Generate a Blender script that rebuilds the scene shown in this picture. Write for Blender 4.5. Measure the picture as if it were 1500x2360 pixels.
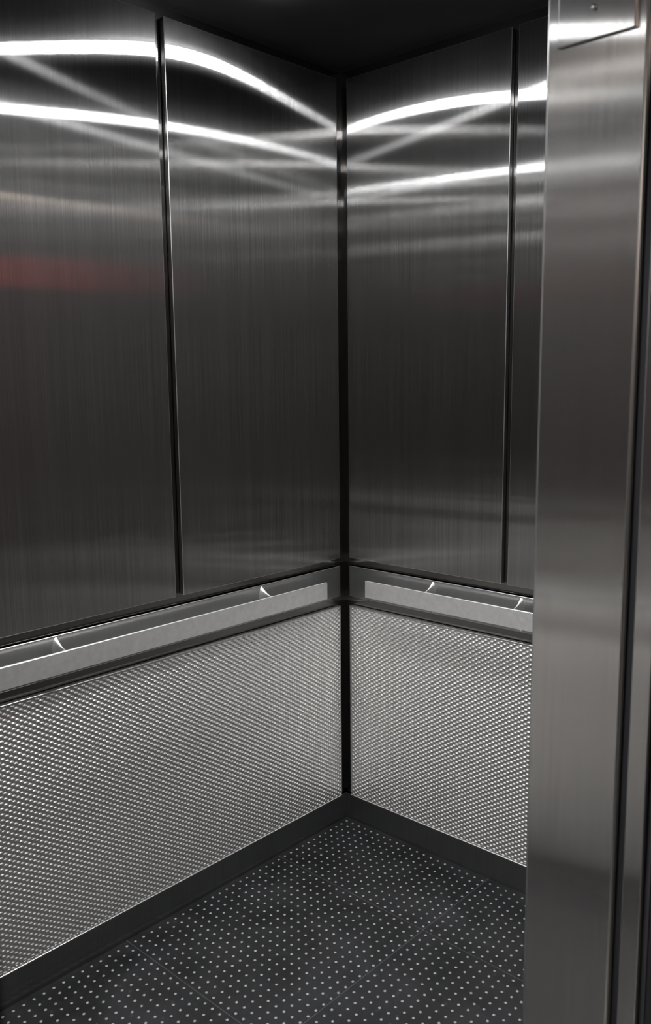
import bpy, math
import numpy as np
from mathutils import Matrix, Vector

for o in list(bpy.data.objects):
    bpy.data.objects.remove(o, do_unlink=True)
SC = bpy.context.scene
COL = SC.collection

# ------------------------------------------------------------------ camera
YAW, PITCH, ROLL = 0.7446, 0.1515, -0.0106
FW = Vector((math.cos(YAW)*math.cos(PITCH), math.sin(YAW)*math.cos(PITCH), -math.sin(PITCH)))
RT = Vector((math.sin(YAW), -math.cos(YAW), 0))
UP = RT.cross(FW)
c_, s_ = math.cos(ROLL), math.sin(ROLL)
R2 = c_*RT + s_*UP
U2 = -s_*RT + c_*UP
cd = bpy.data.cameras.new('camera')
cam = bpy.data.objects.new('camera', cd)
COL.objects.link(cam)
M = Matrix((R2, U2, -FW)).transposed().to_4x4()
M.translation = Vector((-2.2532, -1.9867, 1.6))
cam.matrix_world = M
cd.sensor_fit = 'VERTICAL'
cd.sensor_height = 36.0
cd.lens = 36.0*2007.0/2360.0
cd.clip_start = 0.02
cd.dof.use_dof = True
cd.dof.focus_distance = 2.75
cd.dof.aperture_fstop = 4.5
SC.camera = cam

# ------------------------------------------------------------------ world, exposure
w = bpy.data.worlds.new('world')
SC.world = w
w.use_nodes = True
w.node_tree.nodes['Background'].inputs[0].default_value = (0.02, 0.02, 0.022, 1)
w.node_tree.nodes['Background'].inputs[1].default_value = 0.3
SC.view_settings.view_transform = 'Standard'
SC.view_settings.look = 'None'
SC.view_settings.exposure = 0.0
SC.view_settings.gamma = 1.0
SC.view_settings.use_curve_mapping = False

LED = 190.0            # downlight lens emission
BEAM = 17.0            # watts of each downlight's beam
LAMPS = {(0, 0): (-0.592, -0.289), (0, 1): (-0.548, -1.09), (1, 0): (-1.79, -0.27), (1, 1): (-1.74, -1.09)}
LAMP_Z = 2.563
CEIL_Z = 2.587

def area(name, loc, rot, sx, sy, power, col):
    l = bpy.data.lights.new(name, 'AREA')
    l.shape = 'RECTANGLE'; l.size = sx; l.size_y = sy
    l.energy = power; l.color = col
    o = bpy.data.objects.new(name, l)
    COL.objects.link(o)
    o.location = loc; o.rotation_euler = rot
    return o
# added unseen fill lamp behind the camera, for warm tones in the steel
area('landing_warm_fill', (-1.9, -2.9, 2.62), (0, 0, 0), 0.9, 0.3, 8.0, (1.0, 0.85, 0.72))

# ------------------------------------------------------------------ materials
def new_mat(name):
    m = bpy.data.materials.new(name)
    m.use_nodes = True
    nt = m.node_tree
    nt.nodes.clear()
    out = nt.nodes.new('ShaderNodeOutputMaterial')
    return m, nt, out

def N(nt, t, **kw):
    n = nt.nodes.new(t)
    for k, v in kw.items():
        setattr(n, k, v)
    return n

def streaks(nt, scale, detail=3.0):
    tc = N(nt, 'ShaderNodeNewGeometry')
    mp = N(nt, 'ShaderNodeMapping')
    mp.inputs['Scale'].default_value = scale
    nt.links.new(tc.outputs['Position'], mp.inputs['Vector'])
    nz = N(nt, 'ShaderNodeTexNoise')
    nz.inputs['Scale'].default_value = 1.0
    nz.inputs['Detail'].default_value = detail
    nz.inputs['Roughness'].default_value = 0.65
    nt.links.new(mp.outputs[0], nz.inputs['Vector'])
    return nz.outputs['Fac']

def ramp(nt, fac, a, b, lo=0.3, hi=0.7):
    r = N(nt, 'ShaderNodeMapRange')
    r.inputs['From Min'].default_value = lo
    r.inputs['From Max'].default_value = hi
    r.inputs['To Min'].default_value = a
    r.inputs['To Max'].default_value = b
    nt.links.new(fac, r.inputs['Value'])
    return r.outputs['Result']

def brushed(name, base=0.5, rough=0.25, aniso=0.9, axis=(0, 0, 1), haze=0.25, haze_rough=0.45,
            var=0.18, scale=(420, 420, 2.2), tint=(1.0, 1.0, 1.0), scuff=0.0, haze_aniso=0.0):
    m, nt, out = new_mat(name)
    st = streaks(nt, scale)
    st2 = streaks(nt, tuple(s*0.12 for s in scale), 2.0)
    v1 = ramp(nt, st, base*(1-var), base*(1+var))
    v2 = ramp(nt, st2, 1-var*0.4, 1+var*0.4)
    mu = N(nt, 'ShaderNodeMath', operation='MULTIPLY')
    nt.links.new(v1, mu.inputs[0]); nt.links.new(v2, mu.inputs[1])
    cc = N(nt, 'ShaderNodeCombineColor')
    for i, t in enumerate(tint):
        mm = N(nt, 'ShaderNodeMath', operation='MULTIPLY')
        mm.inputs[1].default_value = t
        nt.links.new(mu.outputs[0], mm.inputs[0])
        nt.links.new(mm.outputs[0], cc.inputs[i])
    tn = N(nt, 'ShaderNodeCombineXYZ')
    for i in range(3):
        tn.inputs[i].default_value = axis[i]
    g = N(nt, 'ShaderNodeBsdfAnisotropic', distribution='GGX')
    g.inputs['Anisotropy'].default_value = aniso
    rr = ramp(nt, st, rough*0.9, rough*1.1)
    nt.links.new(rr, g.inputs['Roughness'])
    nt.links.new(cc.outputs[0], g.inputs['Color'])
    nt.links.new(tn.outputs[0], g.inputs['Tangent'])
    h = N(nt, 'ShaderNodeBsdfAnisotropic', distribution='BECKMANN')
    h.inputs['Roughness'].default_value = haze_rough
    h.inputs['Anisotropy'].default_value = haze_aniso
    nt.links.new(cc.outputs[0], h.inputs['Color'])
    nt.links.new(tn.outputs[0], h.inputs['Tangent'])
    mx = N(nt, 'ShaderNodeMixShader')
    mx.inputs[0].default_value = haze
    if scuff:
        sc = streaks(nt, (14, 14, 5), 5.0)
        nt.links.new(ramp(nt, sc, haze, haze+scuff, 0.5, 0.8), mx.inputs[0])
    nt.links.new(g.outputs[0], mx.inputs[1]); nt.links.new(h.outputs[0], mx.inputs[2])
    nt.links.new(mx.outputs[0], out.inputs[0])
    return m

def principled(name, col, rough=0.5, metal=0.0, spec=0.5, var=0.0, scale=8.0, emit=None, strength=0.0):
    m, nt, out = new_mat(name)
    p = N(nt, 'ShaderNodeBsdfPrincipled')
    p.inputs['Roughness'].default_value = rough
    p.inputs['Metallic'].default_value = metal
    p.inputs['Specular IOR Level'].default_value = spec
    g = N(nt, 'ShaderNodeNewGeometry')
    nz = N(nt, 'ShaderNodeTexNoise')
    nz.inputs['Scale'].default_value = scale
    nz.inputs['Detail'].default_value = 5.0
    nt.links.new(g.outputs['Position'], nz.inputs['Vector'])
    mix = N(nt, 'ShaderNodeMix', data_type='RGBA')
    mix.inputs['A'].default_value = tuple(c*(1-var) for c in col)+(1,)
    mix.inputs['B'].default_value = tuple(c*(1+var) for c in col)+(1,)
    nt.links.new(ramp(nt, nz.outputs['Fac'], 0, 1), mix.inputs['Factor'])
    nt.links.new(mix.outputs['Result'], p.inputs['Base Color'])
    if emit:
        p.inputs['Emission Color'].default_value = tuple(emit)+(1,)
        p.inputs['Emission Strength'].default_value = strength
    nt.links.new(p.outputs[0], out.inputs[0])
    return m

MAT = {}
MAT['panel'] = brushed('brushed_steel_panel', base=0.485, rough=0.168, aniso=0.91, haze=0.08, haze_rough=0.36, var=0.2, tint=(1.0, 0.985, 0.972), haze_aniso=0.78)
MAT['column'] = brushed('brushed_steel_column', base=0.93, rough=0.17, aniso=0.86, haze=0.15, haze_rough=0.38, var=0.02, tint=(1.0, 0.975, 0.955), scale=(120, 120, 3), haze_aniso=0.75)
MAT['edge'] = principled('satin_steel_edge', (0.62, 0.62, 0.61), rough=0.34, metal=1.0, var=0.05)
MAT['textured'] = principled('embossed_steel', (0.92, 0.905, 0.885), rough=0.34, metal=1.0, var=0.04, scale=30)
MAT['polished'] = brushed('polished_steel', base=0.27, rough=0.12, aniso=0.88, haze=0.1, haze_rough=0.3, var=0.05, haze_aniso=0.6, tint=(1.0, 0.96, 0.93))
MAT['plate'] = brushed('handrail_plate_steel', base=0.5, rough=0.25, aniso=0.6, axis=(0, 0, 1), haze=0.3, haze_rough=0.4, var=0.08)
MAT['bar'] = principled('handrail_bar_steel', (0.82, 0.81, 0.79), rough=0.46, metal=1.0, var=0.06, scale=60)
MAT['lining'] = principled('satin_lining', (0.15, 0.148, 0.145), rough=0.5, metal=1.0, var=0.05)
MAT['kick'] = brushed('baseboard_steel', base=0.36, rough=0.32, aniso=0.7, haze=0.4, haze_rough=0.5, var=0.1)
MAT['ceiling'] = principled('black_satin_ceiling', (0.011, 0.011, 0.0115), rough=0.5, spec=0.25, var=0.2)
MAT['trim'] = principled('downlight_trim', (0.02, 0.02, 0.02), rough=0.6, spec=0.3)
MAT['lens'] = principled('lit_lens', (0.9, 0.9, 0.9), emit=(0.96, 0.98, 1.0), strength=LED)
MAT['red_glow'] = principled('red_emitter_glow', (0.1, 0.0, 0.0), emit=(1.0, 0.06, 0.05), strength=0.9)  # glow added out of view, only to redden reflections in the steel
MAT['black'] = principled('matte_black', (0.012, 0.012, 0.014), rough=0.7, spec=0.3, var=0.2)
MAT['darkmetal'] = principled('dark_painted_metal', (0.03, 0.03, 0.033), rough=0.45, spec=0.5, var=0.2)
MAT['dot'] = principled('light_grey_rubber_dot', (0.092, 0.094, 0.098), rough=0.5, var=0.35, scale=40)
MAT['hall_wall'] = principled('red_brown_wood_wall', (0.20, 0.085, 0.055), rough=0.45, var=0.3, scale=3)
MAT['hall_floor'] = principled('beige_stone_floor', (0.07, 0.06, 0.05), rough=0.4, var=0.15, scale=6)
MAT['hall_ceiling'] = principled('warm_white_plaster', (0.5, 0.47, 0.42), rough=0.9, var=0.03)

def floor_mat():
    m, nt, out = new_mat('black_rubber_floor')
    p = N(nt, 'ShaderNodeBsdfPrincipled')
    g = N(nt, 'ShaderNodeNewGeometry')
    sep = N(nt, 'ShaderNodeSeparateXYZ')
    nt.links.new(g.outputs['Position'], sep.inputs[0])
    nz = N(nt, 'ShaderNodeTexNoise'); nz.inputs['Scale'].default_value = 4.5
    nz.inputs['Detail'].default_value = 7.0; nz.inputs['Roughness'].default_value = 0.62
    nz.inputs['Distortion'].default_value = 0.6
    nt.links.new(g.outputs['Position'], nz.inputs['Vector'])
    base = ramp(nt, nz.outputs['Fac'], 0.002, 0.010, 0.35, 0.72)
    # tile seams, dusty
    def seam(sock, pos):
        a = N(nt, 'ShaderNodeMath', operation='SUBTRACT'); a.inputs[1].default_value = pos
        nt.links.new(sock, a.inputs[0])
        b = N(nt, 'ShaderNodeMath', operation='ABSOLUTE'); nt.links.new(a.outputs[0], b.inputs[0])
        return ramp(nt, b.outputs[0], 0.02, 0.0, 0.0005, 0.0016)
    # short scratches and scuffs
    w1 = N(nt, 'ShaderNodeTexNoise'); w1.inputs['Scale'].default_value = 60
    w1.inputs['Detail'].default_value = 4
    nt.links.new(g.outputs['Position'], w1.inputs['Vector'])
    sp = ramp(nt, w1.outputs['Fac'], 0.0, 0.012, 0.62, 0.8)
    s = base
    for extra in (seam(sep.outputs[0], -0.957), seam(sep.outputs[0], -0.348), seam(sep.outputs[1], -0.602), sp):
        ad = N(nt, 'ShaderNodeMath', operation='ADD')
        nt.links.new(s, ad.inputs[0]); nt.links.new(extra, ad.inputs[1])
        s = ad.outputs[0]
    cc = N(nt, 'ShaderNodeCombineColor')
    nt.links.new(s, cc.inputs[0]); nt.links.new(s, cc.inputs[1])
    bb = N(nt, 'ShaderNodeMath', operation='MULTIPLY'); bb.inputs[1].default_value = 1.06
    nt.links.new(s, bb.inputs[0]); nt.links.new(bb.outputs[0], cc.inputs[2])
    nt.links.new(cc.outputs[0], p.inputs['Base Color'])
    p.inputs['Roughness'].default_value = 0.55
    p.inputs['Specular IOR Level'].default_value = 0.1
    nt.links.new(p.outputs[0], out.inputs[0])
    return m
MAT['floor'] = floor_mat()

# ------------------------------------------------------------------ mesh helpers
class MB:
    """collects shapes into one mesh"""
    def __init__(s):
        s.v = []; s.f = []; s.m = []; s.sm = []
    def add(s, verts, faces, mi=0, smooth=False):
        b = len(s.v)
        s.v += [tuple(v) for v in verts]
        s.f += [tuple(i+b for i in f) for f in faces]
        s.m += [mi]*len(faces); s.sm += [smooth]*len(faces)
    def box(s, lo, hi, mi=0, bev=0.0, mi_bev=None):
        lo = [min(a, b) for a, b in zip(lo, hi)], [max(a, b) for a, b in zip(lo, hi)]
        l, h = lo
        if bev <= 0:
            v = [(x, y, z) for x in (l[0], h[0]) for y in (l[1], h[1]) for z in (l[2], h[2])]
            f = [(0, 1, 3, 2), (4, 6, 7, 5), (0, 4, 5, 1), (2, 3, 7, 6), (0, 2, 6, 4), (1, 5, 7, 3)]
            s.add(v, f, mi)
            return
        import bmesh
        bm = bmesh.new()
        bmesh.ops.create_cube(bm, size=1.0)
        for v in bm.verts:
            for i in range(3):
                v.co[i] = l[i] if v.co[i] < 0 else h[i]
        big = None
        r = bmesh.ops.bevel(bm, geom=list(bm.edges), offset=bev, segments=2, profile=0.5, affect='EDGES')
        bevf = set(r['faces'])
        mb = mi if mi_bev is None else mi_bev
        bm.verts.index_update()
        vs = [tuple(v.co) for v in bm.verts]
        b = len(s.v); s.v += vs
        for f in bm.faces:
            s.f.append(tuple(v.index+b for v in f.verts))
            s.m.append(mb if f in bevf else mi); s.sm.append(f in bevf)
        bm.free()
    def lathe(s, prof, origin, axis, n=32, mi=0, cap=True):
        """prof: list of (distance along axis, radius)"""
        ax = Vector(axis).normalized()
        t = ax.orthogonal().normalized(); u = ax.cross(t)
        o = Vector(origin)
        vs = []
        for d, r in prof:
            for k in range(n):
                a = 2*math.pi*k/n
                vs.append(o+ax*d+(t*math.cos(a)+u*math.sin(a))*r)
        fs = []
        for i in range(len(prof)-1):
            for k in range(n):
                k2 = (k+1) % n
                fs.append((i*n+k, i*n+k2, (i+1)*n+k2, (i+1)*n+k))
        s.add(vs, fs, mi, True)
        if cap:
            b = len(s.v)-len(vs)
            s.f.append(tuple(b+k for k in reversed(range(n)))); s.m.append(mi); s.sm.append(False)
            s.f.append(tuple(b+(len(prof)-1)*n+k for k in range(n))); s.m.append(mi); s.sm.append(False)
    def build(s, name, mats, parent=None):
        me = bpy.data.meshes.new(name)
        me.from_pydata(s.v, [], s.f)
        for m in (mats if isinstance(mats, (list, tuple)) else [mats]):
            me.materials.append(m)
        me.polygons.foreach_set('material_index', s.m)
        me.polygons.foreach_set('use_smooth', s.sm)
        me.update()
        o = bpy.data.objects.new(name, me)
        COL.objects.link(o)
        if parent is not None:
            o.parent = parent
            o.matrix_parent_inverse = Matrix.Translation(-parent.location)
        return o

def tag(o, label, cat, group=None):
    o['label'] = label; o['category'] = cat
    if group: o['group'] = group
    return o
def struct(o):
    o['kind'] = 'structure'
    return o
def empty(name, loc, label, cat, group=None):
    o = bpy.data.objects.new(name, None)
    COL.objects.link(o); o.location = loc
    o.empty_display_size = 0.1
    return tag(o, label, cat, group)

# ------------------------------------------------------------------ car dimensions (m)
W, D = 2.18, 1.28          # car width (x from -W to 0) and depth (y from -D to 0), panel faces
REC = 0.020                # depth of the reveal behind the panels
Z_TOP, Z_BOT, Z_LOW, Z_KICK = 2.556, 0.980, 0.807, 0.097
XC = -0.976                # face of the right-hand entrance column
XL = -2.085                # face of the left-hand entrance column
Y1, Y2 = -1.279, -1.437

# ---- setting
def wallbox(name, lo, hi, mat):
    b = MB(); b.box(lo, hi)
    return struct(b.build(name, mat))
wallbox('wall_back', (-W-REC, REC, 0), (REC, REC+0.04, CEIL_Z), MAT['polished'])
wallbox('wall_right', (REC, -D-0.02, 0), (REC+0.04, REC+0.04, CEIL_Z), MAT['polished'])
wallbox('wall_left', (-W-REC-0.04, -D-0.02, 0), (-W-REC, REC+0.04, CEIL_Z), MAT['polished'])
wallbox('ceiling', (-W-REC-0.04, -1.44, CEIL_Z), (REC+0.04, REC+0.04, CEIL_Z+0.04), MAT['ceiling'])
for nm, lo, hi in (('baseboard_back', (-W-REC, 0.007, 0), (0.007, REC, Z_KICK)),
                   ('baseboard_right', (0.007, -D-0.02, 0), (REC, 0.007, Z_KICK)),
                   ('baseboard_left', (-W-REC, -D-0.02, 0), (-W-0.007, 0.007, Z_KICK))):
    wallbox(nm, lo, hi, MAT['kick'])

# floor: one rubber sheet with raised round studs on a 29 mm grid
def make_floor():
    b = MB()
    b.box((-W-REC, -1.437, -0.02), (REC, REC, 0.0), 0)
    P = 0.02895
    ox, oy = FLOOR_OX, FLOOR_OY
    rings = [(1.0, 0.0), (0.82, 0.0009), (0.5, 0.0014), (0.0, 0.0016)]
    n = 10
    R = 0.0042
    unit = []
    for rr, h in rings[:-1]:
        for k in range(n):
            a = 2*math.pi*k/n
            unit.append((R*rr*math.cos(a), R*rr*math.sin(a), h))
    unit.append((0, 0, rings[-1][1]))
    uf = []
    for i in range(2):
        for k in range(n):
            uf.append((i*n+k, i*n+(k+1) % n, (i+1)*n+(k+1) % n, (i+1)*n+k))
    for k in range(n):
        uf.append((2*n+k, 2*n+(k+1) % n, 3*n))
    for i in range(-90, 90):
        for j in range(-90, 90):
            x = ox+i*P; y = oy+j*P
            if not (-W+0.0 < x < -0.0 and -1.27 < y < 0.0):
                continue
            b.add([(x+a, y+c, h) for a, c, h in unit], uf, 1, True)
    return struct(b.build('floor', [MAT['floor'], MAT['dot']]))
FLOOR_OX, FLOOR_OY = -0.957+0.0145, -0.0145
make_floor()

# car front: header over the opening and the hidden backs of the columns
b = MB(); b.box((-W-REC, -1.437, 2.36), (REC, -D-0.02, CEIL_Z))
struct(b.build('wall_front', MAT['lining']))

# ---- upper wall panels
def panel(lo, hi, label):
    b = MB()
    b.box(lo, hi, 0, 0.0016, 1)
    return tag(b.build('steel_panel', [MAT['panel'], MAT['edge']]), label, 'panel', 'upper brushed steel wall panels')
T = 0.0165
panel((-0.7117, 0, Z_BOT), (-0.024, T, Z_TOP), 'tall brushed steel panel between the corner gap and the groove to its left')
panel((-1.443, 0, Z_BOT), (-0.7392, T, Z_TOP), 'tall brushed steel panel filling the upper left edge of the photo')
panel((-2.156, 0, Z_BOT), (-1.470, T, Z_TOP), 'tall brushed steel panel at the far left end of the back wall, outside the photo')
panel((0, -0.6303, Z_BOT), (T, -0.021, Z_TOP), 'tall brushed steel panel on the right wall, next to the corner gap')
panel((0, -1.259, Z_BOT), (T, -0.6519, Z_TOP), 'tall brushed steel panel on the right wall, partly hidden behind the entrance column')
panel((-W-T, -0.6303, Z_BOT), (-W, -0.021, Z_TOP), 'tall brushed steel panel on the left wall next to the back, outside the photo')
panel((-W-T, -1.259, Z_BOT), (-W, -0.6519, Z_TOP), 'tall brushed steel panel on the left wall next to the entrance, outside the photo')

# ---- lower embossed panels: relief is real geometry
def embossed(u0, u1, plane, label, fine=True):
    """plane: 'back', 'right', 'left'; u along the wall (negative from the corner)"""
    z0, z1 = Z_KICK+0.001, Z_LOW
    du, dz = (22.3/18*1e-3, 15.1/14*1e-3) if fine else (22.3/8*1e-3, 15.1/6*1e-3)
    nu = int((u1-u0)/du)+1; nz = int((z1-z0)/dz)+1
    us = np.linspace(u0, u1, nu); zs = np.linspace(z0, z1, nz)
    U, Z = np.meshgrid(us, zs, indexing='ij')
    # oval domes in a staggered lattice
    f = np.zeros_like(U)
    for ph in (0.0, 0.5):
        a = (np.mod(U/0.0223+ph, 1.0)-0.5)*0.0223/0.0061
        c = (np.mod((Z-z1)/0.0151+ph, 1.0)-0.5)*0.0151/0.0043
        q_ = np.clip(1-(np.abs(a)**2.2+np.abs(c)**2.2), 0, 1)
        f = np.maximum(f, q_**0.9)
    m = 0.006
    edge = np.clip(np.minimum(np.minimum(U-u0, u1-U), np.minimum(Z-z0, z1-Z))/m, 0, 1)
    edge = np.clip((edge-0.45)/0.55, 0, 1)
    pits = np.cos(2*np.pi*(U/0.0223+0.5))*np.cos(2*np.pi*((Z-z1)/0.0151+0.5))
    hgt = (0.0019*f+0.0005*pits)*edge
    if plane == 'back':
        co = np.stack([U, -hgt, Z], -1)
    elif plane == 'right':
        co = np.stack([-hgt, U, Z], -1)
    else:
        co = np.stack([-W+hgt, U, Z], -1)
    verts = co.reshape(-1, 3)
    i = np.arange(nu-1)[:, None]*nz+np.arange(nz-1)[None, :]
    q = np.stack([i, i+nz, i+nz+1, i+1], -1).reshape(-1, 4)
    if plane == 'right':
        q = q[:, ::-1]
    nf = len(q)
    # rim: folded edge going back into the reveal
    ring = [a*nz for a in range(nu)]+[(nu-1)*nz+k for k in range(1, nz)] + \
           [a*nz+nz-1 for a in range(nu-2, -1, -1)]+[k for k in range(nz-2, 0, -1)]
    rv = verts[ring].copy()
    if plane == 'back': rv[:, 1] = T
    elif plane == 'right': rv[:, 0] = T
    else: rv[:, 0] = -W-T
    nb = len(verts); nr = len(ring)
    allv = np.concatenate([verts, rv])
    ring = np.array(ring)
    r2 = np.roll(ring, -1)
    k = np.arange(nr); k2 = np.roll(k, -1)
    side = np.stack([r2, ring, nb+k, nb+k2], -1)
    if plane == 'right':
        side = side[:, ::-1]
    allf = np.concatenate([q, side])
    me = bpy.data.meshes.new('embossed_panel')
    me.vertices.add(len(allv)); me.vertices.foreach_set('co', allv.astype(np.float32).ravel())
    me.loops.add(len(allf)*4); me.loops.foreach_set('vertex_index', allf.astype(np.int32).ravel())
    me.polygons.add(len(allf))
    me.polygons.foreach_set('loop_start', np.arange(len(allf), dtype=np.int32)*4)
    me.polygons.foreach_set('loop_total', np.full(len(allf), 4, dtype=np.int32))
    me.materials.append(MAT['textured']); me.materials.append(MAT['edge'])
    mi = np.zeros(len(allf), dtype=np.int32); mi[nf:] = 1
    sm = np.ones(len(allf), dtype=bool); sm[nf:] = False
    me.update(calc_edges=True)
    me.polygons.foreach_set('material_index', mi)
    me.polygons.foreach_set('use_smooth', sm)
    me.update()
    o = bpy.data.objects.new('embossed_panel', me)
    COL.objects.link(o)
    # narrow flat bead along the top edge
    b = MB()
    if plane == 'back': b.box((u0, -0.0022, z1-0.0035), (u1, T, z1+0.0022), 0, 0.001)
    elif plane == 'right': b.box((-0.0022, u0, z1-0.0035), (T, u1, z1+0.0022), 0, 0.001)
    else: b.box((-W-T, u0, z1-0.0035), (-W+0.0022, u1, z1+0.0022), 0, 0.001)
    b.build('top_edge', MAT['edge'], o)
    b = MB()
    if plane == 'back': b.box((u0, -0.0018, z0-0.001), (u1, T, z0+0.0025), 0, 0.0008)
    elif plane == 'right': b.box((-0.0018, u0, z0-0.001), (T, u1, z0+0.0025), 0, 0.0008)
    else: b.box((-W-T, u0, z0-0.001), (-W+0.0018, u1, z0+0.0025), 0, 0.0008)
    b.build('bottom_edge', MAT['edge'], o)
    return tag(o, label, 'panel', 'lower embossed steel panels')
embossed(-2.156, -0.024, 'back', 'long embossed steel panel with small bumps under the left handrail')
embossed(-1.259, -0.021, 'right', 'embossed steel panel with small bumps under the right handrail')
embossed(-1.259, -0.021, 'left', 'embossed steel panel on the left wall, outside the photo', fine=False)

# ---- handrails
def handrail(wall, u0, u1, b0, b1, posts, label):
    """u0,u1: extent of the backing plate, b0,b1: extent of the bar, posts: bracket positions"""
    def P(u, d, z):
        return (u, -d, z) if wall == 'back' else (-d, u, z) if wall == 'right' else (-W+d, u, z)
    r = empty('handrail', P((u0+u1)/2, 0, 0.84), label, 'handrail')
    b = MB(); b.box(P(u0, -T, 0.8425), P(u1, 0.0, 0.953), 0, 0.0014, 1)
    b.build('backing_plate', [MAT['plate'], MAT['edge']], r)
    # recessed strip closing the slot above and below the plate
    b = MB(); b.box(P(b0, 0.0525, 0.869), P(b1, 0.0605, 0.9265), 0, 0.0014, 1)
    b.build('rail_bar', [MAT['bar'], MAT['edge']], r)
    for u in posts:
        b = MB()
        n, nk = 14, 28
        vs, fs = [], []
        for k in range(n+1):
            t = k/n
            hz = 0.026+0.026*(1-t)**2.2
            hu = 0.0045+0.009*(1-t)**3.0
            for q in range(nk):
                a = 2*math.pi*q/nk
                ca, sa = math.cos(a), math.sin(a)
                vs.append(P(u+hu*ca, -0.0005+t*0.0535, 0.897+hz*math.copysign(abs(sa)**0.7, sa)))
        for k in range(n):
            for q in range(nk):
                q2 = (q+1) % nk
                f_ = (k*nk+q, k*nk+q2, (k+1)*nk+q2, (k+1)*nk+q)
                fs.append(f_ if wall != 'back' else f_[::-1])
        b.add(vs, fs, 0, True)
        b.build('bracket', MAT['edge'], r)
    return r
handrail('back', -2.150, -0.024, -2.02, -0.157, (-0.40, -1.128, -1.86), 'flat bar handrail on the left-hand wall in the photo, running out of the left edge')
handrail('right', -1.255, -0.021, -1.12, -0.142, (-0.378, -0.700, -1.02), 'flat bar handrail on the right wall, ending behind the entrance column')
handrail('left', -1.255, -0.021, -1.12, -0.142, (-0.378, -0.700, -1.02), 'flat bar handrail on the left wall, outside the photo')

# ---- entrance columns
def column(name, x_face, x_back, label, plate):
    r = empty(name, ((x_face+x_back)/2, (Y1+Y2)/2, 0), label, 'door column')
    b = MB(); b.box((x_face, Y2, 0.0), (x_back, Y1, 2.36), 0, 0.004, 1)
    b.build('column_casing', [MAT['column'], MAT['edge']], r)
    e = 0.006 if x_back > x_face else -0.006
    b = MB(); b.box((x_face+e, Y1, 0.0), (x_back, Y1+0.002, 2.36))
    b.build('car_side_lining', MAT['lining'], r)
    if plate:
        s = -1
        p = MB(); p.box((x_face-0.0045, -1.4195, 2.088), (x_face+0.001, -1.2985, 2.30), 0, 0.0018, 1)
        pl = p.build('cover_plate', [MAT['column'], MAT['edge']], r)
        q = MB()
        prof = [(0.0, 0.0050), (0.0012, 0.0048), (0.0024, 0.0038), (0.0032, 0.0022), (0.0035, 0.0004)]
        q.lathe(prof, (x_face-0.0044, -1.3555, 2.1305), (-1, 0, 0), 20)
        q.build('screw', MAT['edge'], pl)
    return r
column('entrance_column', XC, REC, 'wide brushed steel entrance column on the right with a cover plate near its top', True)
column('entrance_column', XL, -W-REC, 'narrow entrance column at the left of the opening, outside the photo', False)

# ---- parked sliding door edge, landing frame beyond the gap
r = empty('sliding_door', (-0.6, -1.468, 0.0), 'brushed steel edge of the parked sliding door beyond the black gap', 'door')
b = MB(); b.box((XC, -1.4845, 0.005), (-0.05, -1.4535, 2.34), 0, 0.002, 1)
b.build('door_leaf', [MAT['column'], MAT['edge']], r)
b = MB(); b.box((XC+0.012, -1.4525, 0.005), (-0.05, -1.4395, 2.34))  # dark strip painted in for the shade of the open gap
tag(b.build('gap_dark_strip', MAT['black']), 'dark strip standing in for the shade in the gap beside the entrance column', 'gap_shade')
b = MB(); b.box((XC+0.010, -1.4985, 0.005), (-0.05, -1.4855, 2.34), 0, 0.0015)
b.box((XC+0.0015, -1.4985, 0.005), (XC+0.0105, -1.4950, 2.34), 0, 0.001)
tag(b.build('landing_door_leaf', MAT['darkmetal']), 'dark metal edge of the landing door at the far right', 'door')
# landing door frame: black
b = MB()
b.box((XC-0.0, -1.62, 0.0), (0.8, -1.5005, 2.8))
b.box((XC-0.0, -1.62, 2.36), (XL, -1.5005, 2.8))
b.box((XL, -1.62, 0.0), (-4.2, -1.5005, 2.8))
struct(b.build('wall_landing', MAT['black']))
b = MB(); b.box((-3.2, -1.62, -0.02), (0.0, -1.438, 0.0), 0)
for k in range(4):
    b.box((-2.2, -1.46-0.03*k, 0.0), (0.0, -1.45-0.03*k, 0.004), 0)
tag(b.build('threshold_plate', MAT['edge']), 'grooved metal door sill between lift floor and landing', 'sill')

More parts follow.
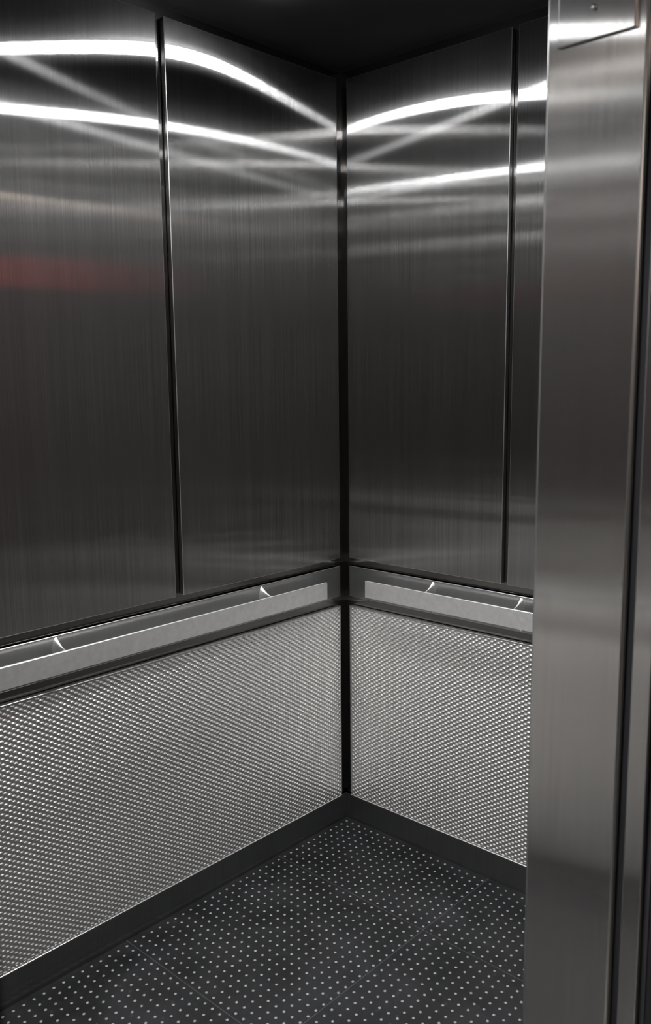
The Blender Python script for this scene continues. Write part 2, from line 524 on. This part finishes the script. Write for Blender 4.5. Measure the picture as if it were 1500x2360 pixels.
# ---- landing behind the camera (seen only in reflections)
wallbox('floor_landing', (-4.2, -4.0, -0.02), (0.8, -1.62, 0.0), MAT['hall_floor'])
wallbox('ceiling_landing', (-4.2, -4.0, 2.66), (0.8, -1.62, 2.7), MAT['hall_ceiling'])
wallbox('wall_landing_far', (-4.2, -4.06, 0.0), (0.8, -4.0, 2.66), MAT['hall_wall'])
wallbox('wall_landing_right', (0.8, -4.0, 0.0), (0.86, -1.5, 2.66), MAT['hall_wall'])
wallbox('wall_landing_left', (-4.26, -4.0, 0.0), (-4.2, -1.5, 2.66), MAT['hall_wall'])

# ---- downlights
wheres = {(0, 0): 'round ceiling downlight nearest the back right corner, at the top edge of the photo',
          (0, 1): 'round ceiling downlight by the right wall, nearest the entrance column',
          (1, 0): 'round ceiling downlight by the back wall, farthest left',
          (1, 1): 'round ceiling downlight over the entrance, farthest left'}
def downlight(x, y, label):
    r = empty('downlight', (x, y, CEIL_Z), label, 'ceiling light', 'four downlights in the lift ceiling')
    b = MB()
    b.lathe([(0.0, 0.034), (0.001, 0.034), (0.002, 0.032), (0.002, 0.028)], (x, y, CEIL_Z), (0, 0, -1), 40)
    b.build('trim_ring', MAT['trim'], r)
    b = MB()
    h = CEIL_Z-LAMP_Z
    b.lathe([(0.002, 0.029), (h*0.4, 0.0285), (h-0.007, 0.026), (h-0.002, 0.021), (h, 0.014), (h+0.0005, 0.001)], (x, y, CEIL_Z), (0, 0, -1), 40)
    b.build('lens', MAT['lens'], r)
    l = bpy.data.lights.new('downlight_beam', 'AREA')
    l.shape = 'DISK'; l.size = 0.045; l.energy = BEAM; l.spread = math.radians(110)
    l.color = (0.97, 0.985, 1.0)
    lo = bpy.data.objects.new('downlight_beam', l)
    COL.objects.link(lo)
    lo.location = (0, 0, LAMP_Z-0.002-CEIL_Z); lo.parent = r
    return r
for k, (x, y) in LAMPS.items():
    downlight(x, y, wheres[k])

# ---- added, unseen red sign on the landing wall (its light shows as a red band in the brushed steel)
r = empty('added_red_emitter', (-1.4, -4.0, 2.2), 'added red sign high on the landing wall, outside the photo', 'emitter')
b = MB(); b.box((-1.95, -3.999, 2.20), (-0.85, -3.95, 2.44), 0, 0.004)
b.build('emitter_case', MAT['darkmetal'], r)
b = MB(); b.box((-1.93, -3.951, 2.22), (-0.87, -3.945, 2.42))
b.build('lit_face', MAT['red_glow'], r)
